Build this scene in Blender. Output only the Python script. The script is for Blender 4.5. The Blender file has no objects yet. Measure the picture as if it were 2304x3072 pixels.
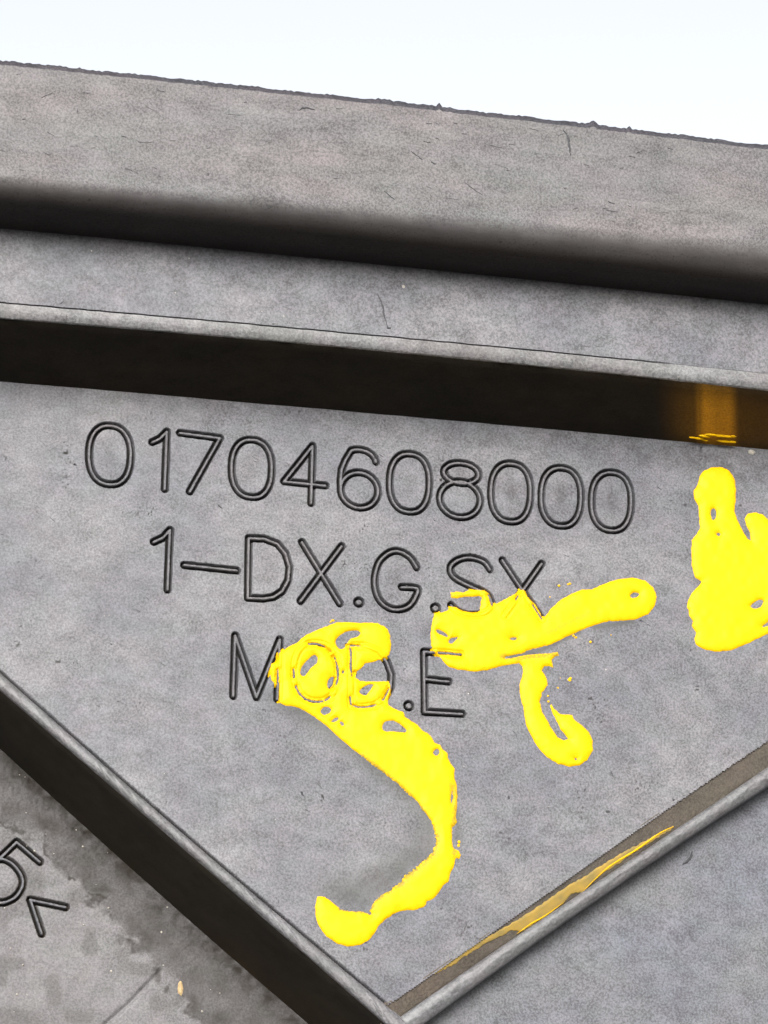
import bpy, math
import numpy as np

sc = bpy.context.scene
S = 0.00005                      # one modelling unit is 0.05 mm
F = 9400.0                       # distance to the panel and focal length, in modelling units

# ------------------------------------------------------------------ camera
def W(p):                        # local (right, up, outwards) -> world; the part stands upright
    p = np.asarray(p, float)
    return np.stack([p[..., 0]*S, -p[..., 2]*S, p[..., 1]*S], -1)

cdir = np.array([-0.25, -0.36, 1.0]); cdir /= np.linalg.norm(cdir)
CAM = cdir*F
fw = -cdir
rt = np.cross(fw, [0, 1, 0]); rt /= np.linalg.norm(rt)
up = np.cross(rt, fw)

def on(pts, z=0.0):
    """point of the level z (parallel to the panel) for measured positions"""
    pts = np.asarray(pts, float)
    z = np.broadcast_to(np.asarray(z, float), pts.shape[:-1])
    d = fw + rt*((pts[..., 0:1]-1152)/F) + up*((1536-pts[..., 1:2])/F)
    t = (z-CAM[2])/d[..., 2]
    return CAM + d*t[..., None]

cam_d = bpy.data.cameras.new('camera')
cam = bpy.data.objects.new('camera', cam_d)
sc.collection.objects.link(cam)
sc.camera = cam
cam_d.sensor_fit = 'HORIZONTAL'; cam_d.sensor_width = 36; cam_d.lens = 36*F/2304
cam_d.clip_start = 0.01; cam_d.clip_end = 1000
from mathutils import Matrix, Vector
wr, wu, wb = W(rt)/S, W(up)/S, W(-fw)/S
wc = W(CAM)
cam.matrix_world = Matrix(((wr[0], wu[0], wb[0], wc[0]), (wr[1], wu[1], wb[1], wc[1]),
                           (wr[2], wu[2], wb[2], wc[2]), (0, 0, 0, 1)))

# ------------------------------------------------------------------ sky, sun, exposure
SUN_EL, SUN_AZ = math.radians(20), math.radians(196)
world = bpy.data.worlds.new('World'); sc.world = world
world.use_nodes = True
nt = world.node_tree
sky = nt.nodes.new('ShaderNodeTexSky'); sky.sky_type = 'NISHITA'
sky.sun_disc = False; sky.sun_elevation = SUN_EL; sky.sun_rotation = SUN_AZ
sky.air_density = 0.7; sky.dust_density = 5.0; sky.ozone_density = 1.0
bg = nt.nodes['Background']; bg.inputs[1].default_value = 0.142
hs = nt.nodes.new('ShaderNodeHueSaturation'); hs.inputs['Saturation'].default_value = .2   # thin bright overcast
nt.links.new(sky.outputs[0], hs.inputs['Color']); nt.links.new(hs.outputs[0], bg.inputs[0])
sd = bpy.data.lights.new('sun', 'SUN'); sd.energy = 1.5; sd.angle = math.radians(35); sd.color = (1, .975, .945)
so = bpy.data.objects.new('sun', sd); sc.collection.objects.link(so)
sv = Vector((math.sin(SUN_AZ)*math.cos(SUN_EL), math.cos(SUN_AZ)*math.cos(SUN_EL), math.sin(SUN_EL)))
so.rotation_euler = sv.to_track_quat('Z', 'Y').to_euler()
sc.view_settings.view_transform = 'Standard'; sc.view_settings.look = 'None'
sc.view_settings.exposure = 1.53; sc.view_settings.gamma = 1

# ------------------------------------------------------------------ materials
def new_mat(name):
    m = bpy.data.materials.new(name); m.use_nodes = True
    t = m.node_tree
    return m, t, t.nodes['Principled BSDF']

def noise(t, vec, scale, detail=3, rough=.6, dist=0):
    n = t.nodes.new('ShaderNodeTexNoise'); n.inputs['Scale'].default_value = scale
    n.inputs['Detail'].default_value = detail; n.inputs['Roughness'].default_value = rough
    n.inputs['Distortion'].default_value = dist
    t.links.new(vec, n.inputs['Vector']); return n.outputs['Fac']

def maprange(t, v, a, b, c, d):
    n = t.nodes.new('ShaderNodeMapRange'); t.links.new(v, n.inputs[0])
    for i, x in enumerate((a, b, c, d)): n.inputs[i+1].default_value = x
    return n.outputs[0]

def math_(t, op, a, b):
    n = t.nodes.new('ShaderNodeMath'); n.operation = op
    for i, x in enumerate((a, b)):
        if isinstance(x, (int, float)): n.inputs[i].default_value = x
        else: t.links.new(x, n.inputs[i])
    return n.outputs[0]

def mix(t, fac, a, b):
    n = t.nodes.new('ShaderNodeMix'); n.data_type = 'RGBA'
    if isinstance(fac, (int, float)): n.inputs[0].default_value = fac
    else: t.links.new(fac, n.inputs[0])
    for i, x in ((6, a), (7, b)):
        if isinstance(x, tuple): n.inputs[i].default_value = (*x, 1)
        else: t.links.new(x, n.inputs[i])
    return n.outputs[2]

def mapping(t, rot, scl):
    g = t.nodes.new('ShaderNodeNewGeometry'); m = t.nodes.new('ShaderNodeMapping')
    t.links.new(g.outputs['Position'], m.inputs[0])
    m.inputs['Rotation'].default_value = rot; m.inputs['Scale'].default_value = scl
    return m.outputs[0]

def attr(t, name):
    a = t.nodes.new('ShaderNodeAttribute'); a.attribute_name = name
    return a.outputs['Fac']

def plastic(name, base, warm, amt=.5, rough=.5, bump=.3, dirt_and_dark=(.016, .015, .014), streak=(0, math.radians(-25), 0), sscl=(.7, 1, 1.1), fine=3100, spec=.22, stain_and_light=(.036, .037, .03)):
    m, t, b = new_mat(name)
    iso = mapping(t, (0, 0, 0), (1, 1, 1)); st = mapping(t, streak, sscl)
    n1 = noise(t, iso, fine, 3, .65, .4)
    n2 = noise(t, st, 420, 4, .6)
    n3 = noise(t, st, 75, 3, .5)
    n4 = noise(t, iso, 190, 4, .6, .5)
    col = mix(t, maprange(t, n3, .36, .64, 0, 1), base, warm)
    # faint pinkish and greenish discolouring
    n5 = noise(t, st, 240, 3, .6, .3)
    col = mix(t, maprange(t, n5, .42, .7, 0, .2), col, (base[0]*1.25, base[1]*1.0, base[2]*.98))
    col = mix(t, maprange(t, n5, .55, .3, 0, .2), col, (base[0]*.9, base[1]*1.05, base[2]*.85))
    f = math_(t, 'ADD', math_(t, 'MULTIPLY', maprange(t, n1, .38, .62, -1, 1), amt*.62),
              math_(t, 'MULTIPLY', maprange(t, n2, .3, .7, -1, 1), amt*.38))
    f = math_(t, 'ADD', f, math_(t, 'MULTIPLY', maprange(t, n4, .3, .7, -1, 1), amt*.2))
    f = math_(t, 'ADD', f, 1.0)
    vm = t.nodes.new('ShaderNodeVectorMath'); vm.operation = 'SCALE'
    t.links.new(col, vm.inputs[0]); t.links.new(f, vm.inputs['Scale'])
    c2 = vm.outputs[0]
    # grime, dark recesses, dried smears, painted shade and reflection, stored on the mesh
    dn = math_(t, 'MULTIPLY', attr(t, 'dirt'), maprange(t, n2, .3, .62, .55, 1.0))
    c2 = mix(t, dn, c2, dirt_and_dark)
    sn = math_(t, 'MULTIPLY', attr(t, 'haze'), maprange(t, n1, .3, .7, .5, 1.0))
    c2 = mix(t, sn, c2, stain_and_light)
    t.links.new(c2, b.inputs['Base Color'])
    r = maprange(t, n1, .3, .7, rough-.07, rough+.07)
    r = math_(t, 'ADD', r, math_(t, 'MULTIPLY', dn, .25))
    t.links.new(r, b.inputs['Roughness'])
    sp = math_(t, 'MULTIPLY', math_(t, 'SUBTRACT', 1.0, math_(t, 'MULTIPLY', math_(t, 'MAXIMUM', dn, sn), .6)), spec)
    t.links.new(sp, b.inputs['Specular IOR Level'])
    bp = t.nodes.new('ShaderNodeBump'); bp.inputs['Strength'].default_value = bump
    bp.inputs['Distance'].default_value = 0.00012
    hh = math_(t, 'ADD', n1, math_(t, 'MULTIPLY', n2, .8))
    t.links.new(hh, bp.inputs['Height']); t.links.new(bp.outputs[0], b.inputs['Normal'])
    return m

M_panel = plastic('panel_plastic', (.058, .059, .067), (.082, .081, .086), amt=.58)
M_flange = plastic('flange_plastic', (.069, .0675, .07), (.08, .074, .075), amt=.55, stain_and_light=(.02, .018, .017), streak=(0, math.radians(6), 0), sscl=(.3, 1, 1), spec=.14)  # the near black colour is shade painted on the shoulder
M_side = plastic('side_panel_plastic', (.056, .059, .07), (.064, .065, .07), amt=.6)
M_wall = plastic('grimy_wall_plastic', (.014, .0125, .0105), (.019, .016, .012), amt=.35, rough=.6, spec=.05, bump=.12, dirt_and_dark=(.032, .024, .016), stain_and_light=(.66, .32, .025))  # shade put into the base colour; amber is a painted reflection
M_edge = plastic('raw_edge_plastic', (.024, .024, .029), (.03, .027, .031), amt=.5, rough=.6, spec=.15, bump=.5)
M_low = plastic('lower_panel_plastic', (.072, .07, .073), (.066, .064, .066), dirt_and_dark=(.014, .0115, .0085))
M_rim = plastic('rim_plastic', (.076, .076, .08), (.06, .059, .061), amt=.42, rough=.42, fine=2600, spec=.3)
M_lip = plastic('worn_lip_plastic', (.088, .088, .091), (.07, .068, .069), amt=.5, rough=.42, fine=2600, spec=.3)
M_letter = plastic('letter_plastic', (.052, .052, .058), (.062, .058, .061), amt=.4, rough=.5)
M_channel = plastic('grimy_channel_plastic', (.062, .052, .043), (.05, .044, .037), amt=.55, rough=.6, dirt_and_dark=(.035, .028, .02))

def paint_mat(name, col, col2):
    m, t, b = new_mat(name)
    iso = mapping(t, (0, 0, 0), (1, 1, 1))
    n = noise(t, iso, 500, 3, .6); n2 = noise(t, iso, 2600, 2, .6)
    thin = attr(t, 'thin')
    c = mix(t, maprange(t, n, .35, .65, 0, 1), col, col2)
    g = mix(t, maprange(t, n2, .4, .6, .0, 1), (.22, .15, .008), (.09, .085, .022))
    c = mix(t, thin, c, g)
    t.links.new(c, b.inputs['Base Color'])
    b.inputs['Roughness'].default_value = .45
    b.inputs['Specular IOR Level'].default_value = .07
    bp = t.nodes.new('ShaderNodeBump'); bp.inputs['Strength'].default_value = .12
    bp.inputs['Distance'].default_value = 0.0003
    t.links.new(n, bp.inputs['Height']); t.links.new(bp.outputs[0], b.inputs['Normal'])
    return m
M_paint = paint_mat('yellow_marker_paint', (.42, .238, .001), (.45, .258, .0014))
M_thin = paint_mat('thin_yellow_paint', (.2, .13, .028), (.13, .098, .034))
M_thin.node_tree.nodes['Principled BSDF'].inputs['Roughness'].default_value = .65
M_thin.node_tree.nodes['Principled BSDF'].inputs['Specular IOR Level'].default_value = .1

def flat_mat(name, col, rough=.7):
    m, t, b = new_mat(name)
    iso = mapping(t, (0, 0, 0), (1, 1, 1))
    n = noise(t, iso, 2500, 3, .6)
    c = mix(t, maprange(t, n, .3, .7, 0, 1), col, tuple(x*.6 for x in col))
    t.links.new(c, b.inputs['Base Color']); b.inputs['Roughness'].default_value = rough
    b.inputs['Specular IOR Level'].default_value = .3
    return m
M_scr = flat_mat('scratch_dark', (.028, .028, .031))
M_dust = flat_mat('pale_dust', (.3, .28, .24))
M_chip = flat_mat('beige_chip', (.28, .2, .1))

# ------------------------------------------------------------------ mesh helpers
rng = np.random.default_rng(4)
def link_mesh(name, P, quads, mat, parent=None, label=None, attrs=None, smooth=True, kind=None, sharp=None):
    P = W(P)
    c = (P.min(0)+P.max(0))/2
    me = bpy.data.meshes.new(name)
    quads = np.asarray(quads, np.int32)
    me.vertices.add(len(P)); me.vertices.foreach_set('co', (P-c).astype(np.float32).ravel())
    k = quads.shape[1]
    me.loops.add(quads.size); me.loops.foreach_set('vertex_index', quads.ravel())
    me.polygons.add(len(quads))
    me.polygons.foreach_set('loop_start', np.arange(0, quads.size, k, dtype=np.int32))
    me.update(calc_edges=True)
    me.polygons.foreach_set('use_smooth', np.full(len(quads), smooth))
    for an, av in (attrs or {}).items():
        a = me.attributes.new(an, 'FLOAT', 'POINT'); a.data.foreach_set('value', np.asarray(av, np.float32))
    me.materials.append(mat); me.update()
    if sharp: me.set_sharp_from_angle(angle=math.radians(sharp))
    o = bpy.data.objects.new(name, me); sc.collection.objects.link(o)
    o['_c'] = tuple(c)
    pc = (0, 0, 0)
    if parent is not None:
        o.parent = parent; pc = tuple(parent.get('_c', (0, 0, 0)))
    o.location = [c[i]-pc[i] for i in range(3)]
    if label: o['label'] = label
    if kind: o['kind'] = kind
    return o

def vnoise(x, y, seed=0):
    r = np.random.default_rng(seed); T = r.random((64, 64))
    xi = np.floor(x).astype(int); yi = np.floor(y).astype(int); fx = x-xi; fy = y-yi
    fx = fx*fx*(3-2*fx); fy = fy*fy*(3-2*fy)
    g = lambda a, b: T[a % 64, b % 64]
    return (g(xi, yi)*(1-fx)+g(xi+1, yi)*fx)*(1-fy)+(g(xi, yi+1)*(1-fx)+g(xi+1, yi+1)*fx)*fy

def sstep(a, b, x):
    t = np.clip((x-a)/(b-a), 0, 1); return t*t*(3-2*t)

def seg_dist(X, Y, pl):
    d = np.full(X.shape, 1e9)
    for (ax, ay), (bx, by) in zip(pl[:-1], pl[1:]):
        vx, vy = bx-ax, by-ay; L = vx*vx+vy*vy+1e-9
        t = np.clip(((X-ax)*vx+(Y-ay)*vy)/L, 0, 1)
        d = np.minimum(d, np.hypot(X-ax-t*vx, Y-ay-t*vy))
    return d

def inside(X, Y, pl):
    r = np.zeros(X.shape, bool); n = len(pl)
    for i in range(n):
        ax, ay = pl[i]; bx, by = pl[(i+1) % n]
        if ay == by: continue
        c = ((ay > Y) != (by > Y)) & (X < (bx-ax)*(Y-ay)/(by-ay)+ax)
        r ^= c
    return r

def sdf(X, Y, pl):               # positive inside
    pl = list(map(tuple, pl))
    d = seg_dist(X, Y, pl+[pl[0]])
    return np.where(inside(X, Y, pl), d, -d)

def tensor(xs, ys, Z, keep):
    """grid mesh: vertices only where a kept cell needs them"""
    ny, nx = len(ys), len(xs)
    X, Y = np.meshgrid(xs, ys)
    kc = keep[:-1, :-1] | keep[1:, :-1] | keep[:-1, 1:] | keep[1:, 1:]
    j, i = np.nonzero(kc)
    a = j*nx+i
    q = np.stack([a, a+1, a+1+nx, a+nx], 1)
    used = np.unique(q); remap = np.zeros(nx*ny, np.int64); remap[used] = np.arange(len(used))
    P = np.stack([X.ravel()[used], Y.ravel()[used], Z.ravel()[used]], 1)
    return P, remap[q], used

def pl2(pts, z=0.0):
    return on(pts, z)[:, :2]

def smooth_poly(pts, n=3, closed=True):
    p = np.asarray(pts, float); N = len(p); out = []
    rngN = N if closed else N-1
    for i in range(rngN):
        p0, p1, p2, p3 = (p[(i-1) % N], p[i], p[(i+1) % N], p[(i+2) % N]) if closed else \
            (p[max(i-1, 0)], p[i], p[i+1], p[min(i+2, N-1)])
        for k in range(n):
            t = k/n
            out.append(.5*((2*p1)+(-p0+p2)*t+(2*p0-5*p1+4*p2-p3)*t*t+(-p0+3*p1-3*p2+p3)*t**3))
    if not closed: out.append(p[-1])
    return np.array(out)

# measured positions come from several detail views: origin and scale
V = {'a': (0, 100, .7233), 'b': (1104, 100, .7233), 'c': (200, 1200, .6028), 'd': (1100, 1200, .7257),
     'e': (700, 1700, .4822), 'f': (0, 1900, .7064), 'g': (800, 2200, .5256), 'h': (1304, 2072, .6028)}
def v(k, *pts):
    ox, oy, s = V[k]
    return [(ox+s*x, oy+s*y) for x, y in pts]

# ------------------------------------------------------------------ unseen ground, added to keep sky glow off the undersides
gm = bpy.data.materials.new('dark_ground'); gm.use_nodes = True
gt = gm.node_tree; gb = gt.nodes['Principled BSDF']; gn = gt.nodes.new('ShaderNodeTexNoise'); gn.inputs['Scale'].default_value = 900
gc = mix(gt, gn.outputs['Fac'], (.04, .038, .034), (.07, .066, .06)); gt.links.new(gc, gb.inputs['Base Color']); gb.inputs['Roughness'].default_value = .9
gme = bpy.data.meshes.new('ground'); gme.from_pydata([(-400, -400, -.4), (400, -400, -.4), (400, 400, -.4), (-400, 400, -.4)], [], [(0, 1, 2, 3)])
gme.materials.append(gm); go = bpy.data.objects.new('ground', gme); sc.collection.objects.link(go); go['kind'] = 'structure'

# ------------------------------------------------------------------ the moulding
root = bpy.data.objects.new('plastic_cover', None); sc.collection.objects.link(root)
root.empty_display_size = .02
root['label'] = 'scuffed black plastic cover with raised part number lettering and yellow marker writing'
root['category'] = 'plastic part'
base_z = float(W(on([(1152, 3400)], 0))[0, 2])
root.location = (0, 0, base_z); root['_c'] = (0, 0, base_z)

Z_LEDGE, Z_FL, Z_LOW, Z_SIDE = 300.0, 530.0, -330.0, -90.0

# long edges, sampled in x
XS = np.linspace(-500, 2900, 341)
def edge(pts):
    pts = sorted(pts); x = np.array([p[0] for p in pts]); y = np.array([p[1] for p in pts])
    c = np.polyfit(x, y, 2)
    return np.polyval(c, XS)
eA = edge([(0, 180), (239, 205), (448, 229), (723, 255), (1085, 296), (1321, 321), (1451, 337), (1784, 372), (1900, 386), (2304, 438)])
eA2 = eA+13
eB = edge([(0, 522), (600, 572), (1104, 618), (1700, 675), (2304, 723)])
eC = edge([(0, 686), (362, 718), (723, 751), (1104, 790), (1538, 834), (1827, 867), (2304, 912)])
eD = edge([(0, 906), (434, 943), (868, 979), (1200, 1009), (1502, 1040), (1827, 1073), (1972, 1087), (2304, 1115)])
eE = edge([(0, 952), (434, 986), (796, 1019), (1200, 1053), (1502, 1084), (1827, 1118), (2044, 1142), (2304, 1167)])
eF = edge([(0, 1147), (434, 1185), (796, 1217), (1200, 1249), (1535, 1280), (2043, 1327), (2304, 1352)])

def row(e, z): return on(np.stack([XS, e], 1), z)
def loft(rows):
    P = np.concatenate(rows); n = len(rows[0]); m = len(rows); q = []
    j, i = np.meshgrid(np.arange(m-1), np.arange(n-1), indexing='ij')
    a = (j*n+i).ravel()
    return P, np.stack([a, a+n, a+n+1, a+1], 1)
def lerp(a, b, t): return a+(b-a)*t

# nicks and burrs along the top edge
bur = np.zeros_like(XS)
XF = np.linspace(-500, 2900, 1701)
def fine(e): return np.interp(XF, XS, e)
def rowf(e, z): return on(np.stack([XF, e], 1), z)
b = (vnoise(XF/9, XF*0, 3)-.5)*4 + (vnoise(XF/30, XF*0, 5)-.5)*3
for x0, w, h in ((1135, 8, 7), (1160, 22, 6), (1205, 30, 3), (1275, 40, 5), (1318, 9, 14), (1781, 12, 9), (1888, 8, 8), (1800, 60, 3), (470, 30, 2), (239, 6, 4)):
    b = b - h*np.clip(1-np.abs(XF-x0)/w, 0, 1)**.7
Af, A2f, Bf, Cf = fine(eA), fine(eA2), fine(eB), fine(eC)
rows = []
pA = rowf(Af+b, Z_FL-14); back = pA.copy(); back[:, 2] -= 500; back[:, 1] -= 10
pA2 = rowf(A2f+b*.5, Z_FL)
pM = lerp(pA, pA2, .55)+[0, 0, 3]
link_mesh('flange_edge', *loft([back, pA+[0, 0, -4], pA, pM, pA2+[0, 0, -1.5], pA2+[0, -4, -6]]), M_edge, root, 'dark rough upper edge of the flange with small burrs', sharp=50)
rows += [pA2+[0, 1, -6], pA2]
pB = rowf(Bf, Z_FL); pC = rowf(Cf, Z_LEDGE)
for t in np.linspace(.08, 1, 12):
    r = lerp(pA2, pB, t)
    r[:, 2] += (vnoise(XF/120, XF*0+t*4, 7)-.5)*3
    rows.append(r)
R = 85.0
wall = pC.copy(); wall[:, 1] += 3
for t in np.linspace(0.1, math.pi/2, 14):
    r = pB.copy(); r[:, :2] = pB[:, :2] + (wall[:, :2]-pB[:, :2])*math.sin(t)
    r[:, 2] = Z_FL - R*(1-math.cos(t))
    rows.append(r)
rows += [lerp(rows[-1], pC, .5), pC, pC+[0, -3, -25]]
P, q = loft(rows)
nr_ = len(rows); gr = np.zeros(nr_); gr[-17:] = np.r_[np.linspace(.15, .97, 7), np.full(10, .98)]   # shade painted on the downturned shoulder and wall
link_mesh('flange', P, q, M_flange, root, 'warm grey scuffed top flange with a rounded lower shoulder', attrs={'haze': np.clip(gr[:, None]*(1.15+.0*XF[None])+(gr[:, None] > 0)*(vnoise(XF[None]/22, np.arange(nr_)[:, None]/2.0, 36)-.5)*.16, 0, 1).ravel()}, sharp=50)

# ledge with parting line, lip and wall
pC = rowf(Cf, Z_LEDGE); pC0 = pC+[0, 6, 0]
Df, Ef, Ff = fine(eD), fine(eE), fine(eF)
dn = (vnoise(XF/30, XF*0, 11)-.5)*1.6
fade = np.clip((2020-XF)/150, 0, 1)
en = (vnoise(XF/13, XF*0, 12)-.5)*2+(vnoise(XF/60, XF*0, 13)-.5)*3
pD = rowf(Df+dn, Z_LEDGE)
g1 = pD+np.stack([XF*0, XF*0-2.2, -13*fade], 1)
g2 = pD+np.stack([XF*0, XF*0-3.6, -13*fade], 1)
pD2 = pD+np.stack([XF*0, XF*0-5.5, fade*2], 1)
pE = rowf(Ef+en, Z_LEDGE-4)
rows = [pC0]
for t in np.linspace(.1, .98, 10):
    r = lerp(pC, pD, t); r[:, 2] += (vnoise(XF/90, XF*0+t*5, 21)-.5)*2.5; rows.append(r)
rows += [pD, g1, g2+[0, 0, -2]]
link_mesh('ledge', *loft(rows), M_panel, root, 'middle ledge below the flange', sharp=50)
rows = [g2+[0, 0, -4], g2, pD2, lerp(pD2, pE, .5)+np.stack([XF*0, XF*0, 2+(vnoise(XF/30, XF*0, 15)-.5)*2.5], 1),
         pE+[0, 2.5, -1], pE+[0, 0, -4], rowf(Ef, Z_LEDGE-4)+[0, -1, -9]]
pF = rowf(Ff, -4)
e0 = rowf(Ef, Z_LEDGE-4)+[0, -1, -9]
link_mesh('lip', *loft(rows), M_lip, root, 'worn pale lip along the lower edge of the ledge', sharp=50)
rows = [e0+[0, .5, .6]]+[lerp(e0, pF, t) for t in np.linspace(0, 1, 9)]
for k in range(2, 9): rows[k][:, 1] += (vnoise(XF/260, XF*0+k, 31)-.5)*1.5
am = sstep(2080, 2120, XF)*(1-.84*sstep(2185, 2222, XF))*(.85+.3*(vnoise(XF/40, XF*0, 33)-.5))+.18*sstep(1960, 2090, XF)*(XF < 2100)  # reflection of the yellow blotch, painted into the wall colour
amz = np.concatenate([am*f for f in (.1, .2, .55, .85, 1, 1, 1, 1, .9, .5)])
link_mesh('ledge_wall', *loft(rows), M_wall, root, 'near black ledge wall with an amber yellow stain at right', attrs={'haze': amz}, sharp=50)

# ------------------------------------------------------------------ glyph strokes
def arc(cx, cy, rx, ry, a0, a1, n=14, sh=(.095, -.03), p=2.0):
    out = []
    for t in np.radians(np.linspace(a0, a1, n)):
        c, s_ = math.cos(t), math.sin(t)
        x = rx*math.copysign(abs(c)**(2/p), c); y = ry*math.copysign(abs(s_)**(2/p), s_)
        out.append((cx+x+y*sh[1], cy+y+x*sh[0]))
    return out
def oval(k, cx, cy, rx, ry): return v(k, *arc(cx, cy, rx, ry, 0, 360, 41, p=2.35))
def dot(k, cx, cy, r=9): return v(k, (cx-1, cy), (cx+1, cy))
def eight(cx, cy):
    a = arc(cx+4, cy-63, 72, 42, 90, 450, 29); b_ = arc(cx-1, cy+45, 84, 74, -90, 270, 33)
    return [v('d', *a), v('d', *b_)]
GL = [
 ('digit', 'first digit 0 of the part number', [oval('c', 216, 273, 104, 146)]),
 ('digit', 'digit 1 of the part number', [v('c', (427, 209), (465, 192), (500, 157), (489, 443))]),
 ('digit', 'digit 7 of the part number', [v('c', (565, 163), (764, 189), (614, 455))]),
 ('digit', 'digit 0 between the 7 and the 4', [oval('c', 922, 340, 100, 143)]),
 ('digit', 'digit 4 of the part number', [v('c', (1218, 512), (1225, 228), (1083, 405), (1290, 426))]),
 ('digit', 'digit 6 of the part number', [v('c', *(arc(1458, 308, 83, 62, -8, -120, 10) + [(1388, 300), (1370, 345), (1364, 400), (1366, 450)] + arc(1458, 448, 93, 88, 180, 540, 32)))]),
 ('digit', 'digit 0 between the 6 and the 8', [oval('d', 178, 342, 82, 120)]),
 ('digit', 'digit 8 of the part number', eight(388, 365)),
 ('digit', 'digit 0 right after the 8', [oval('d', 597, 382, 82, 120)]),
 ('digit', 'second digit 0 after the 8', [oval('d', 805, 400, 82, 120)]),
 ('digit', 'last digit 0 of the part number', [oval('d', 1013, 419, 82, 120)]),
 ('digit', 'digit 1 of the second line', [v('c', (435, 705), (480, 685), (515, 647), (503, 943))]),
 ('dash', 'dash of the second line', [v('c', (587, 820), (848, 848))]),
 ('letter', 'letter D of the second line', [v('c', (907, 687), (985, 690), (1050, 715), (1090, 765), (1110, 830), (1104, 895), (1075, 950), (1030, 980), (980, 988), (903, 984), (907, 687))]),
 ('letter', 'first letter X of the second line', [v('c', (1172, 707), (1360, 1012)), v('c', (1370, 727), (1165, 1000))]),
 ('full_stop', 'full stop between the X and the G', [dot('c', 1455, 1006)]),
 ('letter', 'letter G of the second line', [v('d', (208, 692), (185, 655), (150, 630), (115, 624), (80, 640), (50, 675), (34, 735), (38, 790), (60, 835), (100, 862), (145, 864), (180, 848), (203, 815), (210, 779), (146, 773))]),
 ('full_stop', 'full stop before the letter S, touched by paint', [dot('d', 286, 860)]),
 ('letter', 'letter S half covered by yellow paint', [v('d', (510, 700), (485, 668), (430, 651), (380, 660), (350, 685), (350, 715), (375, 742), (440, 774), (495, 800), (517, 835), (510, 865), (480, 885), (420, 888), (375, 872), (350, 848))]),
 ('letter', 'second letter X half covered by yellow paint', [v('d', (562, 662), (724, 905)), v('d', (725, 676), (570, 895))]),
 ('letter', 'letter M of the third line', [v('c', (830, 1472), (840, 1172), (946, 1478), (1062, 1192), (1050, 1488))]),
 ('letter', 'letter O covered by yellow paint', [oval('e', 515, 660, 137, 180)]),
 ('letter', 'letter D partly covered by yellow paint', [v('e', (732, 492), (820, 498), (900, 530), (955, 590), (985, 670), (980, 750), (940, 825), (880, 865), (800, 877), (732, 868), (732, 492))]),
 ('full_stop', 'full stop before the letter E', [dot('e', 1093, 865)]),
 ('letter', 'letter E with its top bar under yellow paint', [v('e', (1415, 546), (1188, 527), (1192, 902), (1425, 916)), v('e', (1192, 698), (1340, 714))]),
]
GLOW = [
 ('digit', 'rotated digit 5 cut by the left picture edge', [v('f', (170, 970), (72, 886), (5, 950)), v('f', *smooth_poly([(-55, 990), (0, 958), (50, 975), (88, 1020), (98, 1065), (75, 1110), (40, 1135), (0, 1143), (-50, 1120)], 4, False))]),
 ('angle_mark', 'rotated angle mark below the digit 5', [v('f', (280, 1163), (130, 1131), (178, 1275))]),
]
SMOOTH = {'letter G of the second line', 'letter S half covered by yellow paint'}

RW = 11.9                                            # half width of the recess round each stroke
def ridge(d, big=False):
    return -0.5-26*sstep(3.0, 6.2, d)
def moat(d, w=RW):
    return -23*(1-sstep(w-2.0, w+.9, d))

def glyphs(lst, z, xs, ys, parent, warp=None):
    X, Y = np.meshgrid(xs, ys); D = np.full(X.shape, 99.0)
    for name, lab, strokes in lst:
        pls = []
        for s_ in strokes:
            if lab in SMOOTH: s_ = smooth_poly(s_, 4, False)
            pls.append(pl2(s_, z))
        if name == 'full_stop': off = 4.5
        else: off = 0
        allp = np.concatenate(pls); m = 24
        x0, y0 = allp.min(0)-m; x1, y1 = allp.max(0)+m
        i0, i1 = np.searchsorted(xs, [x0, x1]); j0, j1 = np.searchsorted(ys, [y0, y1])
        sub = np.s_[j0:j1, i0:i1]
        if j1 > j0 and i1 > i0:
            d = np.minimum.reduce([seg_dist(X[sub], Y[sub], p) for p in pls])-off
            D[sub] = np.minimum(D[sub], d)
        gx = np.arange(x0, x1, 1.5); gy = np.arange(y0, y1, 1.5); GX, GY = np.meshgrid(gx, gy)
        wx = (vnoise(GX/7, GY/7, 41)-.5)*1.1
        d = np.minimum.reduce([seg_dist(GX, GY, p) for p in pls])-off
        Z = z+ridge(d+wx)+(vnoise(GX/6, GY/6, 42)-.5)*1.0
        P, q, u_ = tensor(gx, gy, Z, d < 8.2)
        link_mesh(name, P, q, M_letter, parent, lab, attrs={'dirt': (1.5*sstep(3.2, 5.0, d)).ravel()[u_]})  # darker down the sides of each stroke
    return D

# ------------------------------------------------------------------ main panel
def fitx(pts, x0, x1, deg=2, n=40):
    x, y = np.array(pts).T; c = np.polyfit(x-1000, y, deg); X_ = np.linspace(x0, x1, n)
    return list(zip(X_, np.polyval(c, X_-1000)))
G = v('f', (-400, -190), (0, 170), (230, 370), (500, 610), (800, 870), (1030, 1070), (1300, 1300))+v('g', (350, 1270), (680, 1550))
J = v('g', (680, 1550), (940, 1390), (1200, 1190))+v('h', (200, 1252), (400, 1115), (700, 915), (1000, 700), (1300, 480), (1659, 245), (2100, -40))
K = v('g', (760, 1612), (860, 1560), (1050, 1440))+v('h', (200, 1362), (400, 1225), (700, 1020), (1000, 830), (1180, 710), (1400, 560), (1659, 380), (2100, 90))
L = v('g', (880, 1672), (1000, 1600))+v('h', (0, 1612), (400, 1330), (760, 1070), (1000, 920), (1300, 710), (1659, 480), (2100, 195))
H = v('f', (-400, -105), (0, 235), (250, 455), (500, 665), (800, 930), (1100, 1190), (1400, 1440), (1620, 1645), (2200, 2150))
I = v('f', (-400, 100), (0, 480), (250, 740), (500, 945), (800, 1210), (1100, 1470), (1300, 1659), (1900, 2210))

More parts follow.
